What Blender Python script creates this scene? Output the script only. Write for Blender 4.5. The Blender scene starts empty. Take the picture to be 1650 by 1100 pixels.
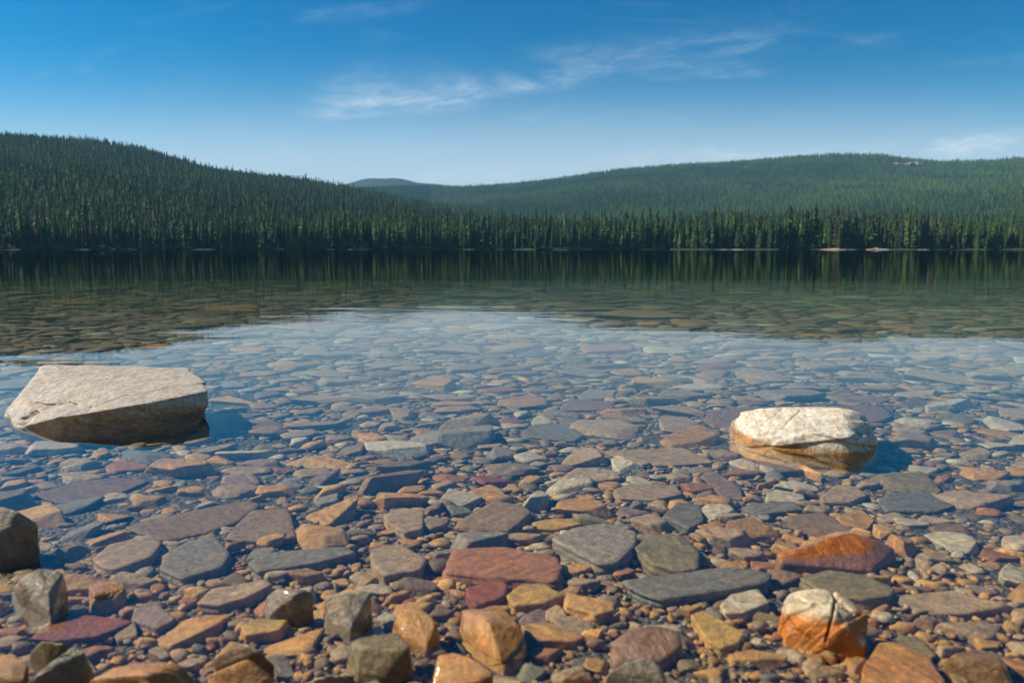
import bpy, bmesh, math, random
import numpy as np
from mathutils import Vector

random.seed(7)
rng = np.random.default_rng(7)
SC = bpy.context.scene
COL = SC.collection
R = math.radians

# ------------------------------------------------------------------ camera
F_PX, CAM_H, HORIZON = 1283.0, 0.55, 401.0
PITCH = math.atan((550 - HORIZON) / F_PX)
cam_d = bpy.data.cameras.new("camera")
cam = bpy.data.objects.new("camera", cam_d)
COL.objects.link(cam)
cam.location = (0, 0, CAM_H)
cam.rotation_euler = (math.pi / 2 - PITCH, 0, 0)
cam_d.sensor_width = 36
cam_d.lens = 36 * F_PX / 1650
cam_d.clip_start = 0.05
cam_d.clip_end = 40000
cam_d.dof.use_dof = True
cam_d.dof.focus_distance = 3.2
cam_d.dof.aperture_fstop = 5.6
SC.camera = cam

# ------------------------------------------------------------------ sky and sun
SUN_EL, SUN_ROT = R(40), R(82)        # the sun stands to the west of the view, a little ahead
world = bpy.data.worlds.new("World")
SC.world = world
world.use_nodes = True
wn, wl = world.node_tree.nodes, world.node_tree.links
wn.clear()


def N(nt, kind, **kw):
    n = nt.nodes.new(kind)
    for k, v in kw.items():
        if k == 'ins':
            for i, x in v.items():
                n.inputs[i].default_value = x
        else:
            setattr(n, k, v)
    return n


def M(nt, op, a, b=None, c=None, clamp=False):
    n = nt.nodes.new('ShaderNodeMath')
    n.operation = op
    n.use_clamp = clamp
    for i, x in enumerate((a, b, c)):
        if x is None:
            continue
        if isinstance(x, (int, float)):
            n.inputs[i].default_value = x
        else:
            nt.links.new(x, n.inputs[i])
    return n.outputs[0]


def SM(nt, x, lo, hi, a=0.0, b=1.0):
    n = nt.nodes.new('ShaderNodeMapRange')
    n.interpolation_type = 'SMOOTHSTEP'
    nt.links.new(x, n.inputs[0])
    for i, v in zip((1, 2, 3, 4), (lo, hi, a, b)):
        n.inputs[i].default_value = v
    return n.outputs[0]


def MIX(nt, fac, a, b, blend='MIX'):
    n = nt.nodes.new('ShaderNodeMix')
    n.data_type = 'RGBA'
    n.blend_type = blend
    for i, x in ((0, fac), (6, a), (7, b)):
        if isinstance(x, (int, float)):
            n.inputs[i].default_value = x
        elif isinstance(x, tuple):
            n.inputs[i].default_value = (*x, 1)
        else:
            nt.links.new(x, n.inputs[i])
    return n.outputs[2]


nt = world.node_tree
sky = N(nt, 'ShaderNodeTexSky', sky_type='NISHITA', sun_disc=False, sun_elevation=SUN_EL, sun_rotation=2 * math.pi - SUN_ROT,
        altitude=900, air_density=1.0, dust_density=0.35, ozone_density=3.0)
# deep clear mountain sky, as through a polarising filter: more saturated all over
rgb = N(nt, 'ShaderNodeSeparateColor')
wl.new(sky.outputs[0], rgb.inputs[0])
sr, sg, sb = rgb.outputs
skyrgb = N(nt, 'ShaderNodeCombineColor')
wl.new(M(nt, 'MAXIMUM', M(nt, 'SUBTRACT', sr, M(nt, 'MULTIPLY', M(nt, 'SUBTRACT', sb, sr), 0.54)), 0.03), skyrgb.inputs[0])
wl.new(M(nt, 'MAXIMUM', M(nt, 'SUBTRACT', sg, M(nt, 'MULTIPLY', M(nt, 'SUBTRACT', sb, sg), 0.36)), 0.03), skyrgb.inputs[1])
wl.new(M(nt, 'MULTIPLY', sb, 0.90), skyrgb.inputs[2])
unit = N(nt, 'ShaderNodeVectorMath', operation='SCALE', ins={3: 0.115})
wl.new(skyrgb.outputs[0], unit.inputs[0])
deep = N(nt, 'ShaderNodeGamma', ins={1: 1.3})
wl.new(unit.outputs[0], deep.inputs[0])
back = N(nt, 'ShaderNodeVectorMath', operation='SCALE', ins={3: 1.12 / 0.095})
wl.new(deep.outputs[0], back.inputs[0])
# thin cirrus, laid out by direction from the place (u = sideways, v = up, both per unit forward)
tc = N(nt, 'ShaderNodeTexCoord')
sep = N(nt, 'ShaderNodeSeparateXYZ')
wl.new(tc.outputs['Generated'], sep.inputs[0])
yy = M(nt, 'MAXIMUM', M(nt, 'ABSOLUTE', sep.outputs[1]), 0.08)
u = M(nt, 'DIVIDE', sep.outputs[0], yy)
v = M(nt, 'DIVIDE', sep.outputs[2], yy)


def streak(u0, v0, u1, v1, w0, w1, amp):
    """soft band from (u0, v0) to (u1, v1)"""
    t = M(nt, 'DIVIDE', M(nt, 'SUBTRACT', u, u0), u1 - u0)
    ends = M(nt, 'MULTIPLY', SM(nt, t, -0.15, 0.25), SM(nt, t, 1.15, 0.7))
    line = M(nt, 'MULTIPLY_ADD', t, v1 - v0, v0)
    dv = M(nt, 'SUBTRACT', v, line)
    up = M(nt, 'EXPONENT', M(nt, 'MULTIPLY', M(nt, 'POWER', M(nt, 'DIVIDE', dv, w1), 2.0), -1.0))
    dn = M(nt, 'EXPONENT', M(nt, 'MULTIPLY', M(nt, 'POWER', M(nt, 'DIVIDE', dv, w0), 2.0), -1.0))
    s = M(nt, 'GREATER_THAN', dv, 0.0)
    prof = M(nt, 'ADD', M(nt, 'MULTIPLY', up, s), M(nt, 'MULTIPLY', dn, M(nt, 'SUBTRACT', 1.0, s)))
    return M(nt, 'MULTIPLY', M(nt, 'MULTIPLY', ends, prof), amp)


def px_uv(x, y):
    a = x - 825.0
    fw = F_PX * math.cos(PITCH) + (550 - y) * math.sin(PITCH)
    up = -F_PX * math.sin(PITCH) + (550 - y) * math.cos(PITCH)
    return a / fw, up / fw


def cloud(x0, y0, x1, y1, below, above, amp):
    a, b = px_uv(x0, y0), px_uv(x1, y1)
    return streak(a[0], a[1], b[0], b[1], below / F_PX, above / F_PX, amp)


parts = [cloud(500, 186, 770, 168, 9, 46, 0.85), cloud(690, 172, 920, 126, 10, 26, 0.7), cloud(860, 126, 1260, 74, 18, 34, 0.5),
         cloud(1040, 126, 1250, 118, 6, 16, 0.4), cloud(480, 35, 720, 4, 8, 14, 0.2), cloud(640, 290, 960, 274, 12, 10, 0.55),
         cloud(980, 258, 1340, 238, 14, 10, 0.45), cloud(1390, 246, 1700, 224, 16, 16, 1.1), cloud(1330, 80, 1460, 52, 7, 9, 0.12),
         cloud(1480, 110, 1700, 92, 8, 8, 0.15)]
horizon = cloud(-900, 300, 2400, 300, 60, 105, 0.72)
cov = parts[0]
for p_ in parts[1:]:
    cov = M(nt, 'ADD', cov, p_)
comb = N(nt, 'ShaderNodeCombineXYZ')
wl.new(M(nt, 'MULTIPLY_ADD', v, 1.2, u), comb.inputs[0])
wl.new(M(nt, 'MULTIPLY', M(nt, 'MULTIPLY_ADD', u, -0.12, v), 4.2), comb.inputs[1])
n1 = N(nt, 'ShaderNodeTexNoise', ins={2: 5.0, 3: 7.0, 4: 0.62, 8: 1.1})
wl.new(comb.outputs[0], n1.inputs[0])
n2 = N(nt, 'ShaderNodeTexNoise', ins={2: 26.0, 3: 5.0, 4: 0.6, 8: 0.6})
wl.new(comb.outputs[0], n2.inputs[0])
wisp = M(nt, 'MULTIPLY', SM(nt, n1.outputs[0], 0.30, 0.72), SM(nt, n2.outputs[0], 0.25, 0.72, 0.3, 1.0))
veil = M(nt, 'MULTIPLY', SM(nt, n1.outputs[0], 0.52, 0.85), 0.10)
cfac = M(nt, 'ADD', M(nt, 'MULTIPLY', M(nt, 'MULTIPLY', cov, wisp), 0.78), M(nt, 'ADD', veil, horizon), clamp=True)
skyc = MIX(nt, cfac, back.outputs[0], (7.9, 8.9, 9.7))
bg = N(nt, 'ShaderNodeBackground', ins={1: 0.080})
wo = N(nt, 'ShaderNodeOutputWorld')
wl.new(skyc, bg.inputs[0])
wl.new(bg.outputs[0], wo.inputs[0])

sun_dir = Vector((-math.cos(SUN_EL) * math.sin(SUN_ROT), math.cos(SUN_EL) * math.cos(SUN_ROT), math.sin(SUN_EL)))
sun_d = bpy.data.lights.new("sun", 'SUN')
sun_d.energy = 5.0
sun_d.angle = R(0.53)
sun_d.color = (1.0, 0.91, 0.76)
sun = bpy.data.objects.new("sun", sun_d)
COL.objects.link(sun)
sun.rotation_euler = sun_dir.to_track_quat('Z', 'Y').to_euler()

vs = SC.view_settings
vs.view_transform = 'Standard'
vs.look = 'None'
vs.exposure = 0.32
vs.gamma = 1.0
vs.use_curve_mapping = False
cy = SC.cycles
cy.use_denoising = True
cy.max_bounces = 6
cy.diffuse_bounces = 2
cy.glossy_bounces = 3
cy.transparent_max_bounces = 12
cy.volume_bounces = 0
cy.caustics_reflective = False
cy.caustics_refractive = False
cy.sample_clamp_indirect = 6.0


# ------------------------------------------------------------------ helpers
def ray(x, y):
    d = np.array([x - 825.0, F_PX * math.cos(PITCH) + (550 - y) * math.sin(PITCH), -F_PX * math.sin(PITCH) + (550 - y) * math.cos(PITCH)])
    return d / np.linalg.norm(d)


def on_plane(x, y, z):
    d = ray(x, y)
    t = (z - CAM_H) / d[2]
    return np.array([d[0] * t, d[1] * t, z])


def to_px(P):
    P = np.asarray(P, float) - np.array([0, 0, CAM_H])
    fw = P[..., 1] * math.cos(PITCH) - P[..., 2] * math.sin(PITCH)
    up = P[..., 1] * math.sin(PITCH) + P[..., 2] * math.cos(PITCH)
    return np.stack([825 + F_PX * P[..., 0] / fw, 550 - F_PX * up / fw], -1)


def az_el(x, y):
    d = ray(x, y)
    return math.atan2(d[0], d[1]), math.atan2(d[2], math.hypot(d[0], d[1]))


def mesh_np(name, V, Fc, smooth=True):
    """mesh from arrays; Fc is (n, 3) or (n, 4)"""
    me = bpy.data.meshes.new(name)
    n, k = Fc.shape
    me.vertices.add(len(V))
    me.vertices.foreach_set("co", np.ascontiguousarray(V, np.float32).ravel())
    me.loops.add(n * k)
    me.loops.foreach_set("vertex_index", np.ascontiguousarray(Fc, np.int32).ravel())
    me.polygons.add(n)
    me.polygons.foreach_set("loop_start", np.arange(0, n * k, k, dtype=np.int32))
    me.polygons.foreach_set("loop_total", np.full(n, k, np.int32))
    me.polygons.foreach_set("use_smooth", np.full(n, smooth, bool))
    me.update()
    me.validate()
    return me


def attr(me, name, arr, kind='FLOAT'):
    a = me.attributes.new(name, kind, 'POINT')
    if kind == 'FLOAT_COLOR':
        arr = np.concatenate([arr, np.ones((len(arr), 1))], 1)
        a.data.foreach_set("color", np.ascontiguousarray(arr, np.float32).ravel())
    else:
        a.data.foreach_set("value", np.ascontiguousarray(arr, np.float32).ravel())


def link(name, me, parent=None, mat=None, **props):
    o = bpy.data.objects.new(name, me)
    COL.objects.link(o)
    if parent is not None:
        o.parent = parent
    if mat is not None:
        me.materials.append(mat)
    for k, x in props.items():
        o[k] = x
    return o


def new_mat(name):
    m = bpy.data.materials.new(name)
    m.use_nodes = True
    t = m.node_tree
    t.nodes.clear()
    out = t.nodes.new('ShaderNodeOutputMaterial')
    return m, t, out


def principled(t, out):
    b = t.nodes.new('ShaderNodeBsdfPrincipled')
    t.links.new(b.outputs[0], out.inputs[0])
    return b


def noise(t, vec, scale, detail=4.0, rough=0.6, dist=0.0):
    n = N(t, 'ShaderNodeTexNoise', ins={2: scale, 3: detail, 4: rough, 8: dist})
    if vec is not None:
        t.links.new(vec, n.inputs[0])
    return n.outputs[0]


def srgb(r, g, b):
    f = lambda c: ((c / 255 + 0.055) / 1.055) ** 2.4 if c > 10 else c / 255 / 12.92
    return np.array([f(r), f(g), f(b)])


def fbm1(x, seed, octaves=5):
    r_ = np.random.default_rng(seed)
    s = np.zeros_like(np.asarray(x, float))
    for o in range(octaves):
        s = s + np.sin(np.asarray(x) * (2 ** o) * r_.uniform(0.8, 1.25) + r_.uniform(0, 6.3)) * 0.6 ** o
    return s


def sines3(P, seed, freq, octaves=4, per=4, gain=0.55):
    """smooth random field over 3D points, about -1..1"""
    r_ = np.random.default_rng(seed)
    s = np.zeros(len(P))
    a = 1.0
    for o in range(octaves):
        D = r_.normal(size=(per, 3))
        D /= np.linalg.norm(D, axis=1)[:, None]
        ph = r_.uniform(0, 6.28, per)
        s += a * np.sin(P @ (D.T * freq) + ph).sum(1) / per
        freq *= 2.07
        a *= gain
    return s


# ------------------------------------------------------------------ materials
def stone_material():
    m, t, out = new_mat("stone")
    b = principled(t, out)
    col = N(t, 'ShaderNodeAttribute', attribute_name='tint').outputs['Color']
    rnd = N(t, 'ShaderNodeAttribute', attribute_name='rnd').outputs['Fac']
    dry = N(t, 'ShaderNodeAttribute', attribute_name='dry').outputs['Fac']
    geo = N(t, 'ShaderNodeNewGeometry')
    off = N(t, 'ShaderNodeCombineXYZ')
    for i, k in enumerate((31.0, 17.0, 53.0)):
        t.links.new(M(t, 'MULTIPLY', rnd, k), off.inputs[i])
    vec = N(t, 'ShaderNodeVectorMath', operation='ADD')
    t.links.new(geo.outputs['Position'], vec.inputs[0])
    t.links.new(off.outputs[0], vec.inputs[1])
    P = vec.outputs[0]
    vr = N(t, 'ShaderNodeVectorRotate', rotation_type='EULER_XYZ')
    er = N(t, 'ShaderNodeCombineXYZ')
    for i, k in enumerate((0.9, 1.3, 6.28)):
        t.links.new(M(t, 'MULTIPLY', rnd, k), er.inputs[i])
    t.links.new(P, vr.inputs['Vector'])
    t.links.new(er.outputs[0], vr.inputs['Rotation'])
    mp = N(t, 'ShaderNodeMapping')
    mp.inputs['Scale'].default_value = (12, 75, 40)
    t.links.new(vr.outputs[0], mp.inputs[0])
    streaks = noise(t, mp.outputs[0], 1.0, 5, 0.65, 0.8)
    big = noise(t, P, 16, 4, 0.6, 0.4)
    mid = noise(t, P, 70, 5, 0.65, 0.3)
    fine = noise(t, P, 420, 3, 0.7)
    # tan film in patches, dark mineral mottling, pale specks
    c = MIX(t, M(t, 'MULTIPLY', SM(t, big, 0.45, 0.7), 0.5), col, MIX(t, 1.0, col, (1.25, 0.95, 0.6), 'MULTIPLY'))
    c = MIX(t, M(t, 'MULTIPLY', SM(t, mid, 0.62, 0.32), 0.6), c, MIX(t, 1.0, c, (0.45, 0.42, 0.42), 'MULTIPLY'))
    c = MIX(t, M(t, 'MULTIPLY', SM(t, mid, 0.56, 0.78), 0.5), c, MIX(t, 1.0, c, (1.6, 1.55, 1.5), 'MULTIPLY'))
    c = MIX(t, 0.8, c, MIX(t, 1.0, c, N_ramp(t, streaks, 0.55, 1.4), 'MULTIPLY'))
    c = MIX(t, 0.7, c, MIX(t, 1.0, c, N_ramp(t, fine, 0.5, 1.4), 'MULTIPLY'))
    # wet below and just above the waterline, dry on top where the stone stands clear of the water
    sp = N(t, 'ShaderNodeSeparateXYZ')
    t.links.new(geo.outputs['Position'], sp.inputs[0])
    zz = M(t, 'ADD', sp.outputs[2], M(t, 'MULTIPLY', M(t, 'SUBTRACT', big, 0.5), 0.03))
    sn = N(t, 'ShaderNodeSeparateXYZ')
    t.links.new(geo.outputs['Normal'], sn.inputs[0])
    # steep sides near the water stay splashed wet, tops dry out
    side = M(t, 'MAXIMUM', SM(t, sn.outputs[2], -0.05, 0.3), SM(t, zz, 0.06, 0.085))
    dryf = M(t, 'MULTIPLY', M(t, 'MULTIPLY', dry, SM(t, zz, 0.008, 0.022)), side)
    wetc = MIX(t, SM(t, sp.outputs[2], -0.004, 0.004), MIX(t, 1.0, c, (0.95, 0.92, 0.86), 'MULTIPLY'), MIX(t, 1.0, c, (0.80, 0.70, 0.56), 'MULTIPLY'))
    c2 = MIX(t, dryf, wetc, c)
    t.links.new(c2, b.inputs['Base Color'])
    above = SM(t, sp.outputs[2], -0.002, 0.002)
    rough = M(t, 'ADD', M(t, 'MULTIPLY', dryf, 0.55), M(t, 'MULTIPLY_ADD', mid, 0.26, 0.05))
    rough = M(t, 'MAXIMUM', rough, M(t, 'SUBTRACT', 0.7, above))
    t.links.new(rough, b.inputs['Roughness'])
    t.links.new(M(t, 'MULTIPLY', M(t, 'MULTIPLY', above, SM(t, big, 0.40, 0.56)), M(t, 'SUBTRACT', 1.0, dryf)), b.inputs['Coat Weight'])
    b.inputs['Coat Roughness'].default_value = 0.08
    b.inputs['Coat IOR'].default_value = 1.33
    h = M(t, 'ADD', M(t, 'ADD', M(t, 'MULTIPLY', mid, 0.8), M(t, 'MULTIPLY', streaks, 0.6)), M(t, 'MULTIPLY', fine, 0.3))
    bp = N(t, 'ShaderNodeBump', ins={0: 0.8, 1: 0.006})
    t.links.new(h, bp.inputs['Height'])
    t.links.new(bp.outputs[0], b.inputs['Normal'])
    return m


def N_ramp(t, x, lo, hi):
    mr = N(t, 'ShaderNodeMapRange', ins={1: 0.3, 2: 0.7, 3: lo, 4: hi})
    t.links.new(x, mr.inputs[0])
    cb = N(t, 'ShaderNodeCombineXYZ')
    for i in range(3):
        t.links.new(mr.outputs[0], cb.inputs[i])
    return cb.outputs[0]


STONE = stone_material()


def bed_material():
    m, t, out = new_mat("lake_bed_gravel")
    b = principled(t, out)
    geo = N(t, 'ShaderNodeNewGeometry')
    P = geo.outputs['Position']
    vor = N(t, 'ShaderNodeTexVoronoi', ins={2: 90.0})
    t.links.new(P, vor.inputs[0])
    c = MIX(t, noise(t, P, 5, 5), (0.10, 0.076, 0.050), (0.22, 0.170, 0.115))
    vg = N(t, 'ShaderNodeRGBToBW')
    t.links.new(vor.outputs['Color'], vg.inputs[0])
    c = MIX(t, 0.7, c, MIX(t, 1.0, c, N_ramp2(t, vg.outputs[0]), 'MULTIPLY'))
    t.links.new(c, b.inputs['Base Color'])
    b.inputs['Roughness'].default_value = 0.8
    bp = N(t, 'ShaderNodeBump', ins={0: 1.0, 1: 0.008})
    bp.invert = True
    t.links.new(vor.outputs['Distance'], bp.inputs['Height'])
    t.links.new(bp.outputs[0], b.inputs['Normal'])
    return m


def water_material():
    m, t, out = new_mat("clear_lake_water")
    geo = N(t, 'ShaderNodeNewGeometry')

    def stretched(sx, sy):
        mp = N(t, 'ShaderNodeMapping')
        mp.inputs['Scale'].default_value = (sx, sy, 1)
        t.links.new(geo.outputs['Position'], mp.inputs[0])
        return mp.outputs[0]
    swell = noise(t, stretched(0.35, 0.9), 1.0, 3, 0.5, 0.5)
    rip = noise(t, stretched(1.2, 4.5), 1.0, 3, 0.55, 0.6)
    patch = SM(t, noise(t, stretched(0.05, 0.12), 1.0, 3, 0.6), 0.38, 0.65, 0.25, 1.0)
    h = M(t, 'ADD', M(t, 'MULTIPLY', swell, 0.005), M(t, 'MULTIPLY', M(t, 'MULTIPLY', rip, 0.0014), patch))
    bp = N(t, 'ShaderNodeBump', ins={0: 1.0, 1: 1.0})
    t.links.new(h, bp.inputs['Height'])
    dt = N(t, 'ShaderNodeVectorMath', operation='DOT_PRODUCT')
    t.links.new(geo.outputs['Incoming'], dt.inputs[0])
    t.links.new(bp.outputs[0], dt.inputs[1])
    c = M(t, 'ABSOLUTE', dt.outputs['Value'])
    g = M(t, 'SQRT', M(t, 'MULTIPLY_ADD', c, c, 1.56 ** 2 - 1))
    q1 = M(t, 'POWER', M(t, 'DIVIDE', M(t, 'SUBTRACT', g, c), M(t, 'ADD', g, c)), 2.0)
    q2 = M(t, 'DIVIDE', M(t, 'SUBTRACT', M(t, 'MULTIPLY', c, M(t, 'ADD', g, c)), 1.0), M(t, 'ADD', M(t, 'MULTIPLY', c, M(t, 'SUBTRACT', g, c)), 1.0))
    fres = M(t, 'MULTIPLY', M(t, 'MULTIPLY', q1, 0.5), M(t, 'MULTIPLY_ADD', q2, q2, 1.0), clamp=True)
    tr = N(t, 'ShaderNodeBsdfTransparent')
    tr.inputs[0].default_value = (0.97, 0.985, 0.98, 1)
    gl = N(t, 'ShaderNodeBsdfGlossy', distribution='GGX')
    gl.inputs['Roughness'].default_value = 0.0
    t.links.new(bp.outputs[0], gl.inputs['Normal'])
    mx = N(t, 'ShaderNodeMixShader')
    t.links.new(fres, mx.inputs[0])
    t.links.new(tr.outputs[0], mx.inputs[1])
    t.links.new(gl.outputs[0], mx.inputs[2])
    t.links.new(mx.outputs[0], out.inputs[0])
    va = N(t, 'ShaderNodeVolumeAbsorption')
    va.inputs['Color'].default_value = (0.22, 0.52, 0.34, 1)
    va.inputs['Density'].default_value = 0.42
    t.links.new(va.outputs[0], out.inputs['Volume'])
    return m


def foliage_material():
    m, t, out = new_mat("conifer_needles")
    b = principled(t, out)
    a1 = N(t, 'ShaderNodeAttribute', attribute_name='tint', attribute_type='INSTANCER').outputs['Color']
    a2 = N(t, 'ShaderNodeAttribute', attribute_name='shade').outputs['Fac']
    c = MIX(t, 1.0, a1, N_ramp2(t, a2), 'MULTIPLY')
    t.links.new(c, b.inputs['Base Color'])
    b.inputs['Roughness'].default_value = 0.75
    b.inputs['Specular IOR Level'].default_value = 0.2
    tl = N(t, 'ShaderNodeBsdfTranslucent')
    t.links.new(c, tl.inputs[0])
    mx = N(t, 'ShaderNodeMixShader', ins={0: 0.3})
    t.links.new(b.outputs[0], mx.inputs[1])
    t.links.new(tl.outputs[0], mx.inputs[2])
    t.links.new(mx.outputs[0], out.inputs[0])
    return m


def N_ramp2(t, x):
    cb = N(t, 'ShaderNodeCombineXYZ')
    for i in range(3):
        t.links.new(x, cb.inputs[i])
    return cb.outputs[0]


def plain(name, col, rough=0.8, var=0.25, scale=3.0, bump=0.0):
    m, t, out = new_mat(name)
    b = principled(t, out)
    geo = N(t, 'ShaderNodeNewGeometry')
    nz = noise(t, geo.outputs['Position'], scale, 5, 0.65)
    lo, hi = tuple(x * (1 - var) for x in col), tuple(min(1, x * (1 + var)) for x in col)
    t.links.new(MIX(t, nz, lo, hi), b.inputs['Base Color'])
    b.inputs['Roughness'].default_value = rough
    if bump:
        bp = N(t, 'ShaderNodeBump', ins={0: 0.8, 1: bump})
        t.links.new(nz, bp.inputs['Height'])
        t.links.new(bp.outputs[0], b.inputs['Normal'])
    return m


# ------------------------------------------------------------------ lake bed and water
BY = [-15, 0, .6, .9, 1.2, 2, 3.5, 8, 14, 20, 40, 100, 700]
BZ = [1.2, .22, .02, -.016, -.025, -.052, -.078, -.11, -.15, -.25, -1.5, -2.5, -3.5]


def bed_z(y):
    return np.interp(y, BY, BZ)


ys = np.unique(np.concatenate([np.linspace(-15, 0, 8), np.linspace(0, 3, 60), np.linspace(3, 20, 60), np.geomspace(20, 700, 30)]))
us = np.linspace(-1, 1, 121)
YY, UU = np.meshgrid(ys, us, indexing='ij')
XX = UU * (5 + np.abs(YY) * 1.3)
ZZ = bed_z(YY) + 0.006 * np.sin(XX * 3.1 + 1) * np.sin(YY * 2.7) * np.clip(3 - YY, 0, 1)
gi = np.arange(YY.size).reshape(YY.shape)
Fq = np.stack([gi[:-1, :-1], gi[:-1, 1:], gi[1:, 1:], gi[1:, :-1]], -1).reshape(-1, 4)
link("lake_bed", mesh_np("lake_bed", np.stack([XX, YY, ZZ], -1).reshape(-1, 3), Fq), mat=bed_material(), kind='structure',
     label='gravelly brown lake bed under clear shallow water')
wv = np.array([[x_, y_, z_] for z_ in (0.0, -6.0) for x_, y_ in ((-2500, -3), (2500, -3), (2500, 1800), (-2500, 1800))], float)
wf = np.array([[0, 1, 2, 3], [7, 6, 5, 4], [0, 4, 5, 1], [1, 5, 6, 2], [2, 6, 7, 3], [3, 7, 4, 0]])
link("lake_water", mesh_np("lake_water", wv, wf, False), mat=water_material(), kind='structure',
     label='calm clear lake water mirroring the sky and hills')

# ------------------------------------------------------------------ far terrain
SHORE = 560.0
FAR_H = 20.0


def profile(pts, tree):
    """skyline pixels -> azimuths, tangents of elevation"""
    a = [az_el(x, y) for x, y in pts]
    return np.array([p[0] for p in a]), np.tan(np.array([p[1] for p in a]))


A_az, A_t = profile([(-700, 235), (-300, 214), (0, 211), (60, 215), (130, 217), (200, 225), (250, 239), (330, 261), (400, 271), (480, 281), (560, 295),
                     (600, 303), (700, 322), (800, 340), (900, 356), (1050, 372), (1200, 378), (1400, 380), (1650, 386), (2300, 390)], 0)
B_az, B_t = profile([(-500, 330), (300, 318), (560, 300), (660, 296), (740, 296), (830, 290), (900, 282), (1000, 268), (1100, 260), (1200, 254),
                     (1280, 248), (1350, 243), (1420, 242), (1460, 248), (1520, 253), (1600, 252), (1650, 248), (1900, 244), (2500, 262)], 0)
C_az, C_t = profile([(-500, 330), (500, 302), (570, 293), (600, 289.5), (632, 288.8), (655, 292), (690, 297), (800, 310), (1200, 340), (2300, 340)], 0)


def terrain(r, az):
    """height of the land at distance r and azimuth az (arrays)"""
    shore = SHORE + 10 * fbm1(az * 9, 3, 4) + 2.5 * fbm1(az * 70, 4, 3)
    RA = np.interp(az, np.radians([-60, -32, -10, 5, 15, 60]), [2100, 1950, 1500, 1100, 900, 850])
    HA = RA * np.interp(az, A_az, A_t) - 20
    t = np.clip((r - shore) / (RA - shore), -0.2, None)
    up = HA * np.where(t < 0, t, np.clip(t, 0, 1) ** 1.08)
    dn = HA * (1 - 0.7 * np.clip((r - RA) / 900, 0, 1.6))
    a = np.where(t < 1, up, dn)
    RB = np.interp(az, np.radians([-60, -10, 5, 25, 60]), [3400, 3400, 3200, 3000, 3000])
    HB = RB * np.interp(az, B_az, B_t) - 18
    tb = np.clip((r - 700) / (RB - 700), 0, None)
    b = np.where(tb < 1, HB * np.clip(tb, 0, 1) ** 1.55, HB * (1 - 0.5 * np.clip((r - RB) / 1500, 0, 1.4)))
    RC = 5200.0
    HC = RC * np.interp(az, C_az, C_t)
    c = np.where(r > 4000, HC * np.clip(1 - np.abs(r - RC) / 1300, 0, 1) ** 0.6, -5)
    land = np.maximum(np.maximum(a, b), c)
    x, y = r * np.sin(az), r * np.cos(az)
    und = 7 * np.sin(x / 95 + 1.3 * np.sin(y / 150)) * np.sin(y / 120 + 0.8) + 4 * np.sin(x / 41 + y / 63) + 9 * np.sin(x / 260 - y / 310 + 2)
    fade = np.clip((r - shore) / 500, 0, 1) * np.clip(land / 60, 0, 1)
    crest = np.clip(np.minimum(np.abs(r - RA) / 250, np.abs(r - RB) / 350), 0.12, 1)
    bank = np.clip((r - shore) * 0.22, -5, 0.9)
    return np.where(r < shore, bank, np.maximum(land + und * fade * crest, 0) + bank)


azs = np.radians(np.linspace(-62, 62, 420))
rs = np.unique(np.concatenate([np.linspace(520, 640, 41), np.linspace(640, 4200, 180), np.linspace(4200, 6400, 40)]))
RR, AA = np.meshgrid(rs, azs, indexing='ij')
TZ = terrain(RR, AA)
TV = np.stack([RR * np.sin(AA), RR * np.cos(AA), TZ], -1).reshape(-1, 3)
gi = np.arange(RR.size).reshape(RR.shape)
Fq = np.stack([gi[:-1, :-1], gi[:-1, 1:], gi[1:, 1:], gi[1:, :-1]], -1).reshape(-1, 4)
ground_mat = plain("forest_floor", (0.022, 0.042, 0.016), 0.9, 0.5, 0.03)
link("hills", mesh_np("hills", TV, Fq), mat=ground_mat, kind='structure', label='forested hills rising beyond the far shore')


# ------------------------------------------------------------------ conifers
NEEDLES = foliage_material()
BARK = plain("conifer_bark", (0.11, 0.085, 0.065), 0.9, 0.3, 2.0)
PALE_WOOD = plain("weathered_wood", (0.42, 0.38, 0.33), 0.85, 0.25, 2.0)


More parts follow.
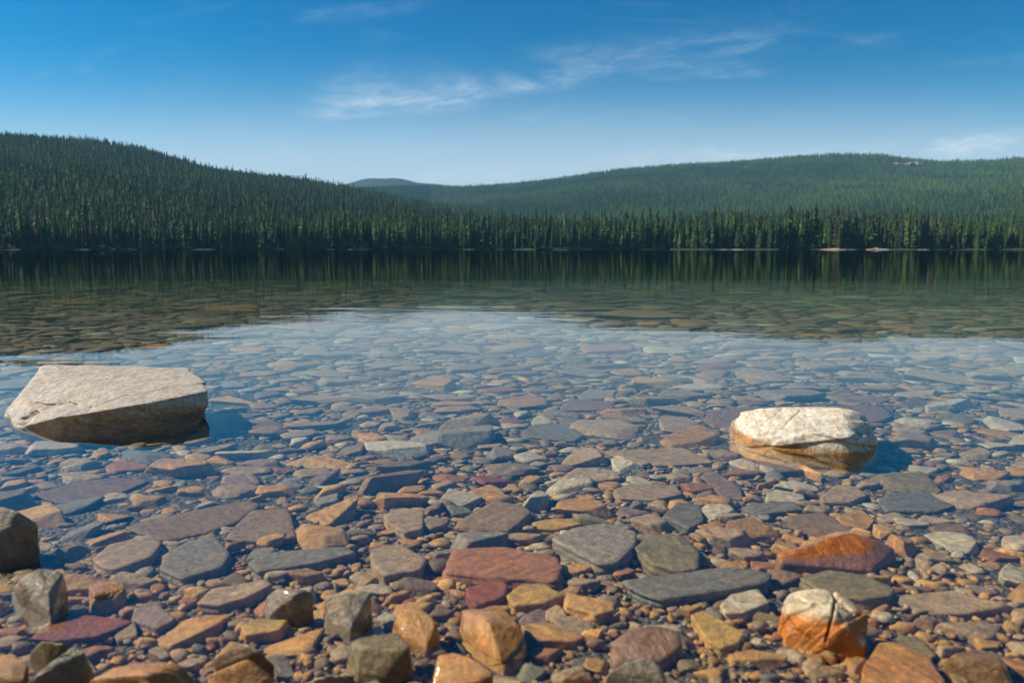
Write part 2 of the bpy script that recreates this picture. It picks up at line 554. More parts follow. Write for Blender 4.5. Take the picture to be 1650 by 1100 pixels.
def conifer_parts(seed, layers, per, width, base, tris=1):
    """trunk and crown of a unit-high conifer: (Vt, Ft), (Vc, Fc, shade)"""
    r_ = np.random.default_rng(seed)
    k = 5
    ang = np.arange(k) * 2 * math.pi / k
    rings = [(0.0, 0.011), (0.4, 0.008), (0.97, 0.001)]
    Vt = np.concatenate([np.stack([np.cos(ang) * w, np.sin(ang) * w, np.full(k, z)], 1) for z, w in rings])
    Ft = []
    for j in range(2):
        for i in range(k):
            a, b2 = j * k + i, j * k + (i + 1) % k
            Ft += [(a, b2, b2 + k), (a, b2 + k, a + k)]
    V, Fc, S = [], [], []
    for i in range(layers):
        f = (i + r_.uniform(-0.3, 0.3)) / layers
        f = min(max(f, 0), 0.99)
        z = base + (1 - base) * f
        Rr = width * ((1 - f) ** 0.75) * (0.6 + 0.4 * min(1, f * 6)) * r_.uniform(0.75, 1.15)
        n = max(4, int(per * (1 - 0.4 * f)))
        a0 = r_.uniform(0, 6.28)
        for j in range(n):
            a = a0 + j * 6.283 / n + r_.uniform(-0.35, 0.35)
            L = Rr * r_.uniform(0.65, 1.2) + 0.006
            droop = L * r_.uniform(0.15, 0.6) * (1 - 0.5 * f)
            w = L * r_.uniform(0.3, 0.5)
            ca, sa = math.cos(a), math.sin(a)
            zj = z + r_.uniform(-0.012, 0.012)
            hgt = (1 - base) / layers * 1.5
            b0 = len(V)
            V += [(0, 0, zj + hgt), (ca * L * 0.6 - sa * w, sa * L * 0.6 + ca * w, zj - droop * 0.6), (ca * L, sa * L, zj - droop),
                  (ca * L * 0.6 + sa * w, sa * L * 0.6 - ca * w, zj - droop * 0.6)]
            s = r_.uniform(0.7, 1.3)
            S += [s * 0.85, s, s * 1.15, s]
            Fc += [(b0, b0 + 1, b0 + 2), (b0, b0 + 2, b0 + 3)]
    # leader
    b0 = len(V)
    V += [(0, 0, 1.0), (0.008, 0, 0.93), (-0.004, 0.007, 0.93), (-0.004, -0.007, 0.93)]
    S += [1.1] * 4
    Fc += [(b0, b0 + 1, b0 + 2), (b0, b0 + 2, b0 + 3), (b0, b0 + 3, b0 + 1)]
    return (Vt, np.array(Ft)), (np.array(V), np.array(Fc), np.array(S))


protos = bpy.data.collections.new("conifer_kinds")       # not linked: only the source shapes of the forest
PROTO_N = 7
for k in range(PROTO_N):
    (Vt, Ft), (Vc, Fc, S) = conifer_parts(100 + k, 13, 6, [.13, .11, .15, .12, .10, .14, .17][k], [.08, .12, .05, .2, .15, .1, .05][k])
    V = np.concatenate([Vc, Vt])
    me = mesh_np("conifer", V, np.concatenate([Fc, Ft + len(Vc)]), False)
    attr(me, 'shade', np.concatenate([S, np.full(len(Vt), 0.8)]))
    me.materials.append(NEEDLES)
    o = bpy.data.objects.new("conifer_%d" % k, me)
    protos.objects.link(o)

# positions of the forest mass
pts = []


def scatter(r0, r1, per_m2, az0, az1):
    n = int((r1 ** 2 - r0 ** 2) / 2 * (az1 - az0) * per_m2)
    r = np.sqrt(rng.uniform(r0 ** 2, r1 ** 2, n))
    return r, rng.uniform(az0, az1, n)


AZ = R(40)
chunks = [scatter(545, 700, 1 / 17, -AZ, AZ), scatter(700, 1000, 1 / 24, -AZ, AZ), scatter(1000, 2000, 1 / 26, -AZ, AZ),
          scatter(2000, 3700, 1 / 27, -AZ, AZ)]
fr_ = np.concatenate([c[0] for c in chunks])
fa_ = np.concatenate([c[1] for c in chunks])
fz = terrain(fr_, fa_)
keep = (fz > 0.5)
# only where the land can be seen: skip slopes hidden behind a nearer crest
el_grid = np.maximum.accumulate((TZ + 4 - CAM_H) / RR, axis=0)
ri = np.clip(np.searchsorted(rs, fr_) - 2, 0, len(rs) - 1)
ai = np.clip(np.searchsorted(azs, fa_), 0, len(azs) - 1)
keep &= (fz + 26) / fr_ > el_grid[ri, ai]
fx, fy = fr_ * np.sin(fa_), fr_ * np.cos(fa_)
clump = np.sin(fx / 37 + 2 * np.sin(fy / 51)) * np.sin(fy / 43 + 1) + 0.6 * np.sin(fx / 13 + fy / 17)
keep &= ~((clump < -1.05) & (rng.random(len(fr_)) < 0.7))
OUT_A0, OUT_A1, OUT_R = az_el(1436, 253)[0], az_el(1482, 253)[0], 2840.0
keep &= ~((fa_ > OUT_A0) & (fa_ < OUT_A1) & (fr_ > OUT_R - 110) & (fr_ < OUT_R + 15))
fr_, fa_, fz, fx, fy, clump = [q[keep] for q in (fr_, fa_, fz, fx, fy, clump)]
n = len(fr_)
stand = np.sin(fx / 140 + 1.7 * np.sin(fy / 190)) * 0.5 + 0.5
hgt = 18 * np.exp(rng.normal(0, .25, n)) * (0.85 + 0.25 * stand)
hgt = np.clip(hgt, 7, 34) * np.where(fr_ < 800, np.interp(fa_, [R(22), R(33)], [1, .75]), 1) * np.interp(fr_, [560, 900, 2000, 3500], [.88, .78, .64, .56])
tintA, tintB = np.array([0.082, 0.124, 0.030]), np.array([0.034, 0.070, 0.030])
mixf = np.clip(0.45 + 0.4 * clump + 0.25 * np.sin(fx / 210 + 1) * np.sin(fy / 170) + rng.normal(0, 0.3, n), 0, 1)[:, None]
tint = tintB * (1 - mixf) + tintA * mixf
tint *= (rng.uniform(0.8, 1.45, n) * (1.12 + 0.3 * np.sin(fx / 330 + 2.1 * np.sin(fy / 420)) * np.sin(fy / 260 + 0.5)))[:, None]
dead_zone = np.exp(-(((fx + 330) / 90) ** 2 + ((fy - 560) / 90) ** 2)) + np.exp(-(((fx - 265) / 70) ** 2 + ((fy - 540) / 60) ** 2))
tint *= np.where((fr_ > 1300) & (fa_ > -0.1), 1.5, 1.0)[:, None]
dead = rng.random(n) < 0.012 + 0.22 * dead_zone
tint[dead] = np.array([0.095, 0.066, 0.050]) * rng.uniform(0.8, 1.2, dead.sum())[:, None]
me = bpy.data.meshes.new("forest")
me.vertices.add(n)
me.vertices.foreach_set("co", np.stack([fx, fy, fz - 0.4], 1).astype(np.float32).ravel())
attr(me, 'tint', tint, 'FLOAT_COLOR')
attr(me, 'height', hgt)
attr(me, 'fat', rng.uniform(0.9, 1.5, n))
attr(me, 'turn', rng.uniform(0, 6.28, n))
ia = me.attributes.new('which', 'INT', 'POINT')
ia.data.foreach_set("value", rng.integers(0, PROTO_N, n).astype(np.int32))
forest = link("forest", me, kind='stuff', label='dense green conifer forest covering the hills beyond the lake', category='forest')
ng = bpy.data.node_groups.new("forest_nodes", 'GeometryNodeTree')
ng.interface.new_socket("Geometry", in_out='INPUT', socket_type='NodeSocketGeometry')
ng.interface.new_socket("Geometry", in_out='OUTPUT', socket_type='NodeSocketGeometry')
gin, gout = ng.nodes.new('NodeGroupInput'), ng.nodes.new('NodeGroupOutput')
m2p = ng.nodes.new('GeometryNodeMeshToPoints')
iop = ng.nodes.new('GeometryNodeInstanceOnPoints')
ci = ng.nodes.new('GeometryNodeCollectionInfo')
ci.inputs['Collection'].default_value = protos
ci.inputs['Separate Children'].default_value = True
ci.inputs['Reset Children'].default_value = True
iop.inputs['Pick Instance'].default_value = True


def named(nm, typ):
    q = ng.nodes.new('GeometryNodeInputNamedAttribute')
    q.data_type = typ
    q.inputs[0].default_value = nm
    return [o for o in q.outputs if o.enabled and o.name == 'Attribute'][0]


gl_ = ng.links
gl_.new(gin.outputs[0], m2p.inputs[0])
gl_.new(m2p.outputs[0], iop.inputs['Points'])
gl_.new(ci.outputs[0], iop.inputs['Instance'])
gl_.new(named('which', 'INT'), iop.inputs['Instance Index'])
h_ = named('height', 'FLOAT')
mw = ng.nodes.new('ShaderNodeMath')
mw.operation = 'MULTIPLY'
gl_.new(h_, mw.inputs[0])
gl_.new(named('fat', 'FLOAT'), mw.inputs[1])
cs = ng.nodes.new('ShaderNodeCombineXYZ')
gl_.new(mw.outputs[0], cs.inputs[0])
gl_.new(mw.outputs[0], cs.inputs[1])
gl_.new(h_, cs.inputs[2])
gl_.new(cs.outputs[0], iop.inputs['Scale'])
cr = ng.nodes.new('ShaderNodeCombineXYZ')
gl_.new(named('turn', 'FLOAT'), cr.inputs[2])
gl_.new(cr.outputs[0], iop.inputs['Rotation'])
gl_.new(iop.outputs[0], gout.inputs[0])
md = forest.modifiers.new("forest", 'NODES')
md.node_group = ng
print("forest trees", n)

# the shoreline row: every tree its own object with trunk and crown
shore_kinds = [
    ("dark", (0.034, 0.068, 0.030), 'dark green conifer on the far shore', 'dark green conifers'),
    ("green", (0.078, 0.118, 0.030), 'yellow-green conifer on the far shore', 'yellow-green conifers'),
    ("brown", (0.095, 0.066, 0.050), 'reddish brown dying conifer on the far shore', 'dying conifers'),
]


def needle_mat(nm, colr):
    m, t, out = new_mat(nm)
    b = principled(t, out)
    s = N(t, 'ShaderNodeAttribute', attribute_name='shade').outputs['Fac']
    c = MIX(t, 1.0, colr, N_ramp2(t, s), 'MULTIPLY')
    t.links.new(c, b.inputs['Base Color'])
    b.inputs['Roughness'].default_value = 0.75
    b.inputs['Specular IOR Level'].default_value = 0.2
    tl = N(t, 'ShaderNodeBsdfTranslucent')
    t.links.new(c, tl.inputs[0])
    mx = N(t, 'ShaderNodeMixShader', ins={0: 0.3})
    t.links.new(b.outputs[0], mx.inputs[1])
    t.links.new(tl.outputs[0], mx.inputs[2])
    t.links.new(mx.outputs[0], out.inputs[0])
    return m


shore_meshes = {}
for kn, colr, lab, grp in shore_kinds:
    mt = needle_mat("needles_" + kn, colr)
    for k in range(4):
        (Vt, Ft), (Vc, Fc, S) = conifer_parts(300 + k, 24, 8, [.115, .095, .13, .105][k], [.12, .2, .08, .28][k])
        mc = mesh_np("crown", Vc, Fc, False)
        attr(mc, 'shade', S)
        mc.materials.append(mt)
        mtk = mesh_np("trunk", Vt, Ft)
        mtk.materials.append(BARK)
        shore_meshes[kn, k] = (mtk, mc)


def shore_r(az):
    return SHORE + 10 * fbm1(az * 9, 3, 4) + 2.5 * fbm1(az * 70, 4, 3)


n_shore = 285
shore_marks = [(25, 'by the short pale log'), (134, 'behind the small pale gravel bar'), (245, 'around the pale bare trunk'), (338, 'behind the long grey log'),
               (470, 'past the long grey log'), (583, 'behind the brown gravel bar'), (720, 'on the low slope'),
               (862, 'around the slender bare trunk'), (975, 'past the slender bare trunk'), (1083, 'behind the small white log'), (1175, 'behind the thin gravel bar'),
               (1289, 'around the bright green bush'), (1353, 'behind the pale sandy bank'), (1414, 'behind the pinkish sand bank'), (1488, 'behind the tiny gravel spit'),
               (1585, 'past the tiny gravel spit')]
sa = np.linspace(R(-33.5), R(33.5), n_shore) + rng.normal(0, R(0.09), n_shore)
for i, a in enumerate(sa):
    r_ = float(shore_r(a)) + 2 + abs(rng.normal(0, 4))
    x, y = r_ * math.sin(a), r_ * math.cos(a)
    dz = math.exp(-((x + 330) / 80) ** 2) + math.exp(-((x - 265) / 60) ** 2)
    kn = rng.choice(3, p=[0.63 - 0.13 * min(dz, 1), 0.36, 0.01 + 0.13 * min(dz, 1)])
    kind, colr, lab, grp = shore_kinds[kn]
    e = bpy.data.objects.new("conifer_tree", None)
    COL.objects.link(e)
    e.location = (x, y, float(terrain(np.array([r_]), np.array([a]))[0]) - 0.3)
    pxx = float(to_px(np.array([x, y, 1.0]))[0])
    h = float(np.clip(rng.normal(16.5, 4.0), 7, 26) * np.interp(pxx, [1420, 1650], [1, .72]))
    w = h * rng.uniform(0.85, 1.4)
    e.scale = (w, w, h)
    e.rotation_euler = (rng.normal(0, 0.015), rng.normal(0, 0.015), rng.uniform(0, 6.28))
    px_ = float(to_px(np.array([x, y, 1.0]))[0])
    lm = min(shore_marks, key=lambda q: abs(q[0] - px_))[1]
    size = ('tall ' if h > 20.5 else 'short ' if h < 14.5 else 'mid-sized ') + ('broad ' if w / h > 1.15 else 'narrow ')
    e['label'] = size + lab + ' ' + lm
    e['category'] = 'tree'
    e['group'] = size + grp + ' ' + lm
    mtk, mc = shore_meshes[kind, int(rng.integers(0, 4))]
    link("trunk", mtk, e)
    link("crown", mc, e)


def far_at(px, r_):
    a = az_el(px, 400)[0]
    return r_ * math.sin(a), r_ * math.cos(a), a


# bare snags
def snag_mesh(seed):
    r_ = np.random.default_rng(seed)
    bm = bmesh.new()
    bmesh.ops.create_cone(bm, segments=6, radius1=0.014, radius2=0.004, depth=1.0, cap_ends=True)
    bmesh.ops.translate(bm, verts=bm.verts, vec=(0, 0, 0.5))
    for k in range(14):
        z, a, L = r_.uniform(0.35, 0.95), r_.uniform(0, 6.28), r_.uniform(0.03, 0.09)
        p0, p1 = Vector((0, 0, z)), Vector((math.cos(a) * L, math.sin(a) * L, z + r_.uniform(-.02, .02)))
        s = Vector((-math.sin(a), math.cos(a), 0)) * 0.003
        vs_ = [bm.verts.new(q) for q in (p0 + s, p0 - s, p1, p0 + Vector((0, 0, .006)))]
        bm.faces.new((vs_[0], vs_[1], vs_[2]))
        bm.faces.new((vs_[0], vs_[2], vs_[3]))
        bm.faces.new((vs_[1], vs_[3], vs_[2]))
    me = bpy.data.meshes.new("dead_tree")
    bm.to_mesh(me)
    bm.free()
    me.materials.append(PALE_WOOD)
    return me


for px, h, lab in ((1281, 17, 'bare dead tree trunk beside a bright green bush at the far shore'), (245, 15, 'pale bare dead trunk below the wooded hill at the shore'),
                   (1490, 13, 'bare grey dead trunk near sandy bank at the far shore'), (862, 14, 'slender bare dead trunk among green conifers on the far shoreline'),
                   (190, 8, 'short leaning dead trunk at the water edge below the hill')):
    a = az_el(px, 400)[0]
    r_ = float(shore_r(a)) + 4
    o = link("dead_tree", snag_mesh(px), label=lab, category='dead tree')
    o.location = (r_ * math.sin(a), r_ * math.cos(a), 0.1)
    o.scale = (h, h, h)
    o.rotation_euler = (0.02, 0.2 if px == 190 else 0.02, px)


# leafy bushes at the waterline
def bush(px, size, colr, lab):
    a = az_el(px, 400)[0]
    r_ = float(shore_r(a)) + 2.5
    e = bpy.data.objects.new("shore_bush", None)
    COL.objects.link(e)
    e.location = (r_ * math.sin(a), r_ * math.cos(a), 0.1)
    e['label'], e['category'] = lab, 'bush'
    q = np.random.default_rng(px)
    n_ = 420
    d = q.normal(size=(n_, 3))
    d /= np.linalg.norm(d, axis=1)[:, None]
    c = d * (q.uniform(0.3, 1, n_) ** 0.5)[:, None] * np.array([1, 1, 1.15]) * size * 0.5
    c[:, 2] += size * 0.6
    T = q.normal(size=(n_, 3, 3)) * size * 0.07
    V = (c[:, None, :] + T).reshape(-1, 3)
    link("leaves", mesh_np("leaves", V, np.arange(n_ * 3).reshape(-1, 3), False), e, plain("bush_leaves", colr, 0.7, 0.35, 1.5))
    bm = bmesh.new()
    for k in range(5):
        res = bmesh.ops.create_cone(bm, segments=5, radius1=.07, radius2=.03, depth=size * .7, cap_ends=True)
        bmesh.ops.translate(bm, verts=res['verts'], vec=(q.uniform(-.3, .3), q.uniform(-.3, .3), size * .3))
    mb = bpy.data.meshes.new("stems")
    bm.to_mesh(mb)
    bm.free()
    link("stems", mb, e, BARK)


bush(1289, 5.0, (0.12, 0.20, 0.035), 'bright green leafy bush at the far waterline beside a dead trunk')
bush(1309, 3.4, (0.10, 0.14, 0.05), 'smaller dull green bush at the far waterline near bright bush')


# sand banks and driftwood on the far shore
def sand_bank(px0, px1, h, lab, colr):
    a0, a1 = az_el(px0, 400)[0], az_el(px1, 400)[0]
    k = 40
    A_ = np.linspace(a0, a1, k)
    rows = []
    for f, zz in ((0, -0.3), (.25, .25), (.5, .8), (.75, 1.0), (1.0, .9)):
        rr = shore_r(A_) - 4.5 + f * 9
        env = np.sin(np.linspace(0.02, math.pi - 0.02, k)) ** 0.5
        rows.append(np.stack([rr * np.sin(A_), rr * np.cos(A_), np.where(zz < 0, zz, zz * h * env * (1 + .35 * fbm1(A_ * 300, px0 + int(f * 4), 3))) + 0 * A_], 1))
    V = np.concatenate(rows)
    g = np.arange(len(V)).reshape(len(rows), k)
    Fq = np.stack([g[:-1, :-1], g[:-1, 1:], g[1:, 1:], g[1:, :-1]], -1).reshape(-1, 4)
    link("sand_bank", mesh_np("sand_bank", V, Fq), mat=plain("sand_bank", colr, 0.9, 0.35, 0.6), label=lab, category='sand bank')


sand_bank(1322, 1385, .8, 'pale sandy bank with dry grass tone at the far waterline', (0.32, 0.25, 0.17))
sand_bank(1394, 1434, .8, 'short pinkish sand bank at the far waterline', (0.36, 0.28, 0.21))
sand_bank(1150, 1200, 0.35, 'thin low pale gravel bar at the far waterline', (0.34, 0.31, 0.25))
sand_bank(1478, 1498, 0.4, 'tiny pale gravel spit at the far waterline', (0.36, 0.33, 0.28))
sand_bank(120, 148, 0.5, 'small pale gravel bar below the wooded hill', (0.34, 0.33, 0.30))
sand_bank(560, 606, 0.6, 'dull brown gravel bar under the sloping forest', (0.22, 0.19, 0.14))


def log_mesh(L, rad, seed):
    q = np.random.default_rng(seed)
    k, s = 7, 8
    V = []
    for i in range(k):
        t = i / (k - 1)
        for j in range(s):
            a = j * 6.283 / s
            w = rad * (1 - .5 * t) * q.uniform(.9, 1.1)
            V.append((L * (t - .5), math.cos(a) * w + .15 * math.sin(t * 3), math.sin(a) * w + rad * .6))
    Fc = [(i * s + j, i * s + (j + 1) % s, (i + 1) * s + (j + 1) % s, (i + 1) * s + j) for i in range(k - 1) for j in range(s)]
    return mesh_np("driftwood_log", np.array(V), np.array(Fc))


for px, L, tz, lab in ((25, 5, .1, 'short pale driftwood log at far waterline under the tallest wooded slope'), (338, 7, .3, 'long grey driftwood log at the far waterline under the ridge'),
                       (583, 5, -.2, 'driftwood log lying by the brown gravel bar'), (908, 3.5, .5, 'small pale log floating out on the open lake'),
                       (1083, 3, .2, 'small white driftwood log at the far waterline'), (1410, 4, .1, 'log lying on the pinkish sand bank')):
    a = az_el(px, 400)[0]
    r_ = float(shore_r(a)) - (3 if px != 908 else 160)
    o = link("driftwood_log", log_mesh(L, .35 if px != 908 else .16, px), mat=PALE_WOOD, label=lab, category='log')
    o.location = (r_ * math.sin(a), r_ * math.cos(a), -.05 if px != 1410 else 0.3)
    o.rotation_euler = (0, 0, tz - a)

# ------------------------------------------------------------------ stones
ICO = {}
for L in range(0, 7):
    bm = bmesh.new()
    bmesh.ops.create_icosphere(bm, subdivisions=L + 1, radius=1.0)
    bm.verts.ensure_lookup_table()
    ICO[L] = (np.array([v_.co[:] for v_ in bm.verts]), np.array([[v_.index for v_ in f.verts] for f in bm.faces]))
    bm.free()


def support_shape(U, Nn, d, p):
    S = np.maximum(U @ Nn.T / d, 0)
    return U * ((S ** p).sum(1) ** (-1.0 / p))[:, None]


def hull_planes(P):
    bm = bmesh.new()
    for q in P:
        bm.verts.new(q)
    res = bmesh.ops.convex_hull(bm, input=bm.verts)
    used = [g for g in res['geom'] if isinstance(g, bmesh.types.BMFace)]
    hv = {v_.index: np.array(v_.co[:]) for f in used for v_ in f.verts}
    bm.verts.index_update()
    cen = np.mean([np.array(v_.co[:]) for v_ in {w for f in used for w in f.verts}], axis=0)
    pl = {}
    for f in used:
        f.normal_update()
        nn = np.array(f.normal[:])
        q = np.array(f.verts[0].co[:]) - cen
        dd = float(nn @ q)
        if dd < 0:
            nn, dd = -nn, -dd
        if dd > 1e-4:
            pl[tuple(np.round(nn, 2)) + (round(dd, 2),)] = (nn, dd)
    bm.free()
    return cen, np.array([x[0] for x in pl.values()]), np.array([x[1] for x in pl.values()])


def hero_mesh(P, level, p, rough, seed, strata=0.0, ledges=4):
    P = np.asarray(P, float)
    lo, hi = P.min(0), P.max(0)
    c0, half = (lo + hi) / 2, np.maximum((hi - lo) / 2, 1e-3)
    cen, Nn, d = hull_planes((P - c0) / half)
    U, Fc = ICO[level]
    V = support_shape(U, Nn, d, p) * 1.0
    W = V * half
    sz = half.max()
    f = sines3(W / sz, seed, 3.2, 5, 5)
    chip = np.maximum(0, sines3(W / sz, seed + 77, 9.0, 3, 5) - 0.25)
    V = V * (1 + rough * f - rough * 1.6 * chip)[:, None]
    if ledges:
        q = np.random.default_rng(seed + 5)
        D = q.normal(size=(ledges, 3))
        D /= np.linalg.norm(D, axis=1)[:, None]
        o = q.uniform(-.55, .55, ledges)
        wob = 0.06 * sines3(W / sz, seed + 31, 6.0, 3)
        V = V * (1 + (np.tanh((V @ D.T - o + wob[:, None]) / 0.02) * q.uniform(.008, .022, ledges)).sum(1))[:, None]
    if strata:
        V[:, :2] *= (1 + strata * np.sin(V[:, 2:3] * 9 + 1.5 * sines3(W / sz, seed + 9, 2.0, 2)[:, None]))
    return (V + cen) * half + c0, Fc


def random_stone(seed_rng, level, a, b, c, p):
    k = seed_rng.integers(5, 9)
    az_ = np.sort(seed_rng.uniform(0, 6.28, k))
    n1_ = np.stack([np.cos(az_), np.sin(az_), seed_rng.uniform(-.35, .45, k)], 1)
    extra = seed_rng.normal(size=(4, 3))
    tb = np.array([[seed_rng.normal(0, .15), seed_rng.normal(0, .15), 1], [0, 0, -1]])
    Nn = np.concatenate([n1_, extra, tb])
    Nn /= np.linalg.norm(Nn, axis=1)[:, None]
    d = np.concatenate([seed_rng.uniform(.62, 1, k), seed_rng.uniform(.85, 1.1, 4), [.8, .9]])
    U, Fc = ICO[level]
    V = support_shape(U, Nn, d, p)
    amp = seed_rng.uniform(.015, .05)
    V = V * (1 + amp * sines3(V, int(seed_rng.integers(1e9)), 3.5, 2 + level // 2, 4))[:, None]
    V = V / np.abs(V).max(0)
    return V * np.array([a, b, c]), Fc


PAL = {'ochre': (208, 156, 84), 'tan': (186, 156, 116), 'rust': (176, 118, 74), 'brown': (152, 122, 86), 'grey': (160, 146, 122), 'slate': (136, 128, 108),
       'olive': (146, 130, 86), 'maroon': (152, 118, 94), 'mauve': (164, 134, 112), 'cream': (214, 196, 160), 'red': (164, 92, 64), 'black': (50, 42, 36),
       'orange': (212, 132, 48), 'yellow': (206, 162, 82), 'white': (230, 219, 196), 'greige': (198, 187, 170), 'green': (134, 130, 100)}
LIN = {k: srgb(*v_) for k, v_ in PAL.items()}
heroes = []          # (name, label, footprint polygon, colour)


def add_stone(name, V, Fc, colour, label, category, dry=0.0, jitter=0.08, group=None, cols=None):
    me = mesh_np(name, V, Fc)
    c = LIN[colour] * (1 + rng.normal(0, jitter))
    C = np.tile(c, (len(V), 1)) if cols is None else cols
    attr(me, 'tint', np.clip(C, 0.01, 0.9), 'FLOAT_COLOR')
    attr(me, 'rnd', np.full(len(V), rng.random()))
    attr(me, 'dry', np.full(len(V), dry))
    o = link(name, me, mat=STONE, label=label, category=category)
    if group:
        o['group'] = group
    return o


occ = []             # footprints (polygons) of the built stones


def rock(points, colour, label, p=26, rough=0.02, level=5, dry=0.0, base=None, strata=0.0, name='rock', cat='rock', paint=None, carve=None, grow=1.06, ledges=4):
    """a stone standing clear of the water, from visible corners (px, py, z)"""
    T = np.array([on_plane(x, y, z) for x, y, z in points])
    cen = T[:, :2].mean(0)
    zb = (bed_z(cen[1]) - 0.02) if base is None else base
    B = T.copy()
    B[:, :2] = cen + (B[:, :2] - cen) * grow
    B[:, 2] = zb
    V, Fc = hero_mesh(np.concatenate([T, B]), level, p, rough, len(heroes) + 50, strata, ledges)
    if carve:
        V = carve(V)
    cols = paint(V) if paint else None
    add_stone(name, V, Fc, colour, label, cat, dry=dry, jitter=0.0, cols=cols)
    heroes.append(label)
    occ.append(B[:, :2])


def slab(outline, colour, label, th=0.03, p=30, rough=0.018, level=4, top=None, name='flat_stone', strata=0.012, tilt=0.0, paint=None):
    """a stone lying on the bed, from the outline of its upper side in the photograph"""
    y0 = np.mean([on_plane(x, y, -0.03)[1] for x, y in outline])
    zb = float(bed_z(y0))
    th *= float(np.interp(y0, [1.1, 1.6, 2.5], [1, .7, .6]))
    zt = min(zb + th, -0.006) if top is None else top
    T = np.array([on_plane(x, y, zt) for x, y in outline])
    cen = T[:, :2].mean(0)
    T[:, 2] += (T[:, 1] - cen[1]) * tilt
    B = T.copy()
    B[:, :2] = cen + (B[:, :2] - cen) * 1.04
    B[:, 2] = zb - 0.012
    V, Fc = hero_mesh(np.concatenate([T, B]), level, p, rough, len(heroes) + 500, strata)
    add_stone(name, V, Fc, colour, label, 'stone', cols=paint(V) if paint else None)
    heroes.append(label)
    occ.append(B[:, :2])


def groove(lines, depth, width):
    """cut cracks along pixel polylines into the side that faces the water's edge"""
    def f(V):
        q = to_px(V)
        q = q + 2.2 * np.stack([sines3(V, 71, 70, 3), sines3(V, 72, 70, 3)], 1)
        cen = V.mean(0)
        rad = V - cen
        rad /= np.linalg.norm(rad, axis=1)[:, None]
        front = (rad @ np.array([0, -0.55, 0.84])) > -0.05
        cut = np.zeros(len(V))
        for ln in lines:
            for (x0, y0), (x1, y1) in zip(ln[:-1], ln[1:]):
                d_ = np.array([x1 - x0, y1 - y0], float)
                t = np.clip(((q - [x0, y0]) @ d_) / (d_ @ d_), 0, 1)
                dist = np.linalg.norm(q - ([x0, y0] + t[:, None] * d_), axis=1)
                cut = np.maximum(cut, np.exp(-(dist / width) ** 2))
        return V - rad * (cut * front * depth)[:, None]
    return f


def two_tone(c_low, c_high, z0, z1, amp=0.012, seed=1):
    def f(V):
        z = V[:, 2] + amp * sines3(V, seed, 60, 3)
        t = np.clip((z - z0) / (z1 - z0), 0, 1)[:, None]
        return LIN[c_low] * (1 - t) + LIN[c_high] * t
    return f


# --- the two big rocks
rock([(65, 586, .118), (105, 585, .12), (160, 590, .115), (300, 592, .10), (318, 612, .09), (329, 630, .08), (331, 655, .03), (325, 663, 0), (270, 641, .075), (235, 649, .07),
      (170, 660, .055), (92, 673, .035), (243, 679, 0), (92, 689, 0), (34, 688, 0), (-9, 670, 0), (-4, 664, .01), (20, 636, .06), (44, 608, .09)],
     'greige', 'large pale grey-tan slab with flat tilted top standing in the water', p=60, rough=0.03, level=6, dry=1.0, base=-.09, ledges=6, strata=0.006, grow=0.82,
     carve=lambda V: groove([[(146, 585), (148, 597)], [(206, 637), (222, 644)], [(140, 662), (152, 652)], [(105, 642), (150, 640), (205, 639)]], 0.006, 1.2)(
         groove([[(52, 650), (82, 655), (108, 649), (128, 655)], [(34, 682), (58, 664)]], 0.022, 3.6)(V)))
rock([(1168, 693, 0), (1172, 680, .03), (1186, 660, .07), (1215, 655, .08), (1290, 656, .085), (1350, 652, .095), (1392, 662, .085), (1413, 690, .045), (1419, 716, 0),
      (1200, 713, 0), (1262, 724, 0), (1320, 728, 0), (1372, 733, 0), (1405, 729, 0), (1182, 676, 0), (1400, 681, 0), (1235, 690, .05), (1362, 668, .09), (1372, 705, .045)],
     'white', 'cream white boulder with dark cracks and shaded round end standing in the water', p=34, rough=0.032, level=6, dry=1.0, base=-.10, ledges=9, grow=1.0,
     paint=two_tone('ochre', 'white', 0.000, 0.012, 0.012, 3),
     carve=groove([[(1214, 655), (1217, 672), (1223, 686), (1229, 704), (1242, 720)], [(1224, 686), (1243, 673), (1260, 658)], [(1289, 660), (1276, 673), (1261, 690)],], 0.006, 1.2))
# --- stones breaking the surface close to the water's edge
rock([(-60, 805, .09), (5, 813, .085), (28, 819, .08), (60, 843, .05), (62, 852, .02), (52, 866, 0), (17, 889, 0), (-30, 900, 0), (-85, 890, 0), (-90, 830, .06)],
     'grey', 'large dark rock standing in the water beyond the upright angular rock', dry=0.6, level=5, rough=0.025)
rock([(76, 909, .056), (48, 920, .052), (29, 934, .042), (104, 921, .046), (111, 945, .015), (20, 948, 0), (52, 980, 0), (85, 1000, 0), (112, 958, 0), (78, 951, .036)],
     'grey', 'upright angular rock with lit pale face and black shaded side', dry=0.5, level=5, p=40, rough=0.02)
rock([(1250, 998, 0), (1256, 975, .025), (1271, 953, .05), (1307, 945, .058), (1341, 949, .055), (1372, 970, .042), (1393, 990, .03), (1400, 1018, .01), (1392, 1044, 0), (1334, 1032, 0),
      (1260, 1018, 0), (1345, 985, .05)], 'orange', 'cracked orange rock with pale pink crust standing out of the water', dry=0.9, level=6, p=34, rough=0.035, ledges=7,
     paint=two_tone('orange', 'cream', 0.022, 0.036, 0.016, 6),
     carve=groove([[(1332, 944), (1346, 962), (1343, 990), (1333, 1034)], [(1344, 964), (1358, 970), (1375, 985)]], 0.007, 2.0))
rock([(1251, 890, .003), (1256, 906, -.004), (1294, 882, .012), (1321, 872, .016), (1372, 856, .022), (1395, 861, .018), (1446, 882, -.008), (1443, 896, -.02), (1409, 920, -.02), (1328, 915, -.015),
      (1300, 890, .006), (1400, 885, .0)], 'orange', 'flat orange-brown slab with its wet back edge just above the water', level=5, p=30, rough=0.02,
     paint=two_tone('rust', 'orange', -0.004, 0.004, 0.004, 8))
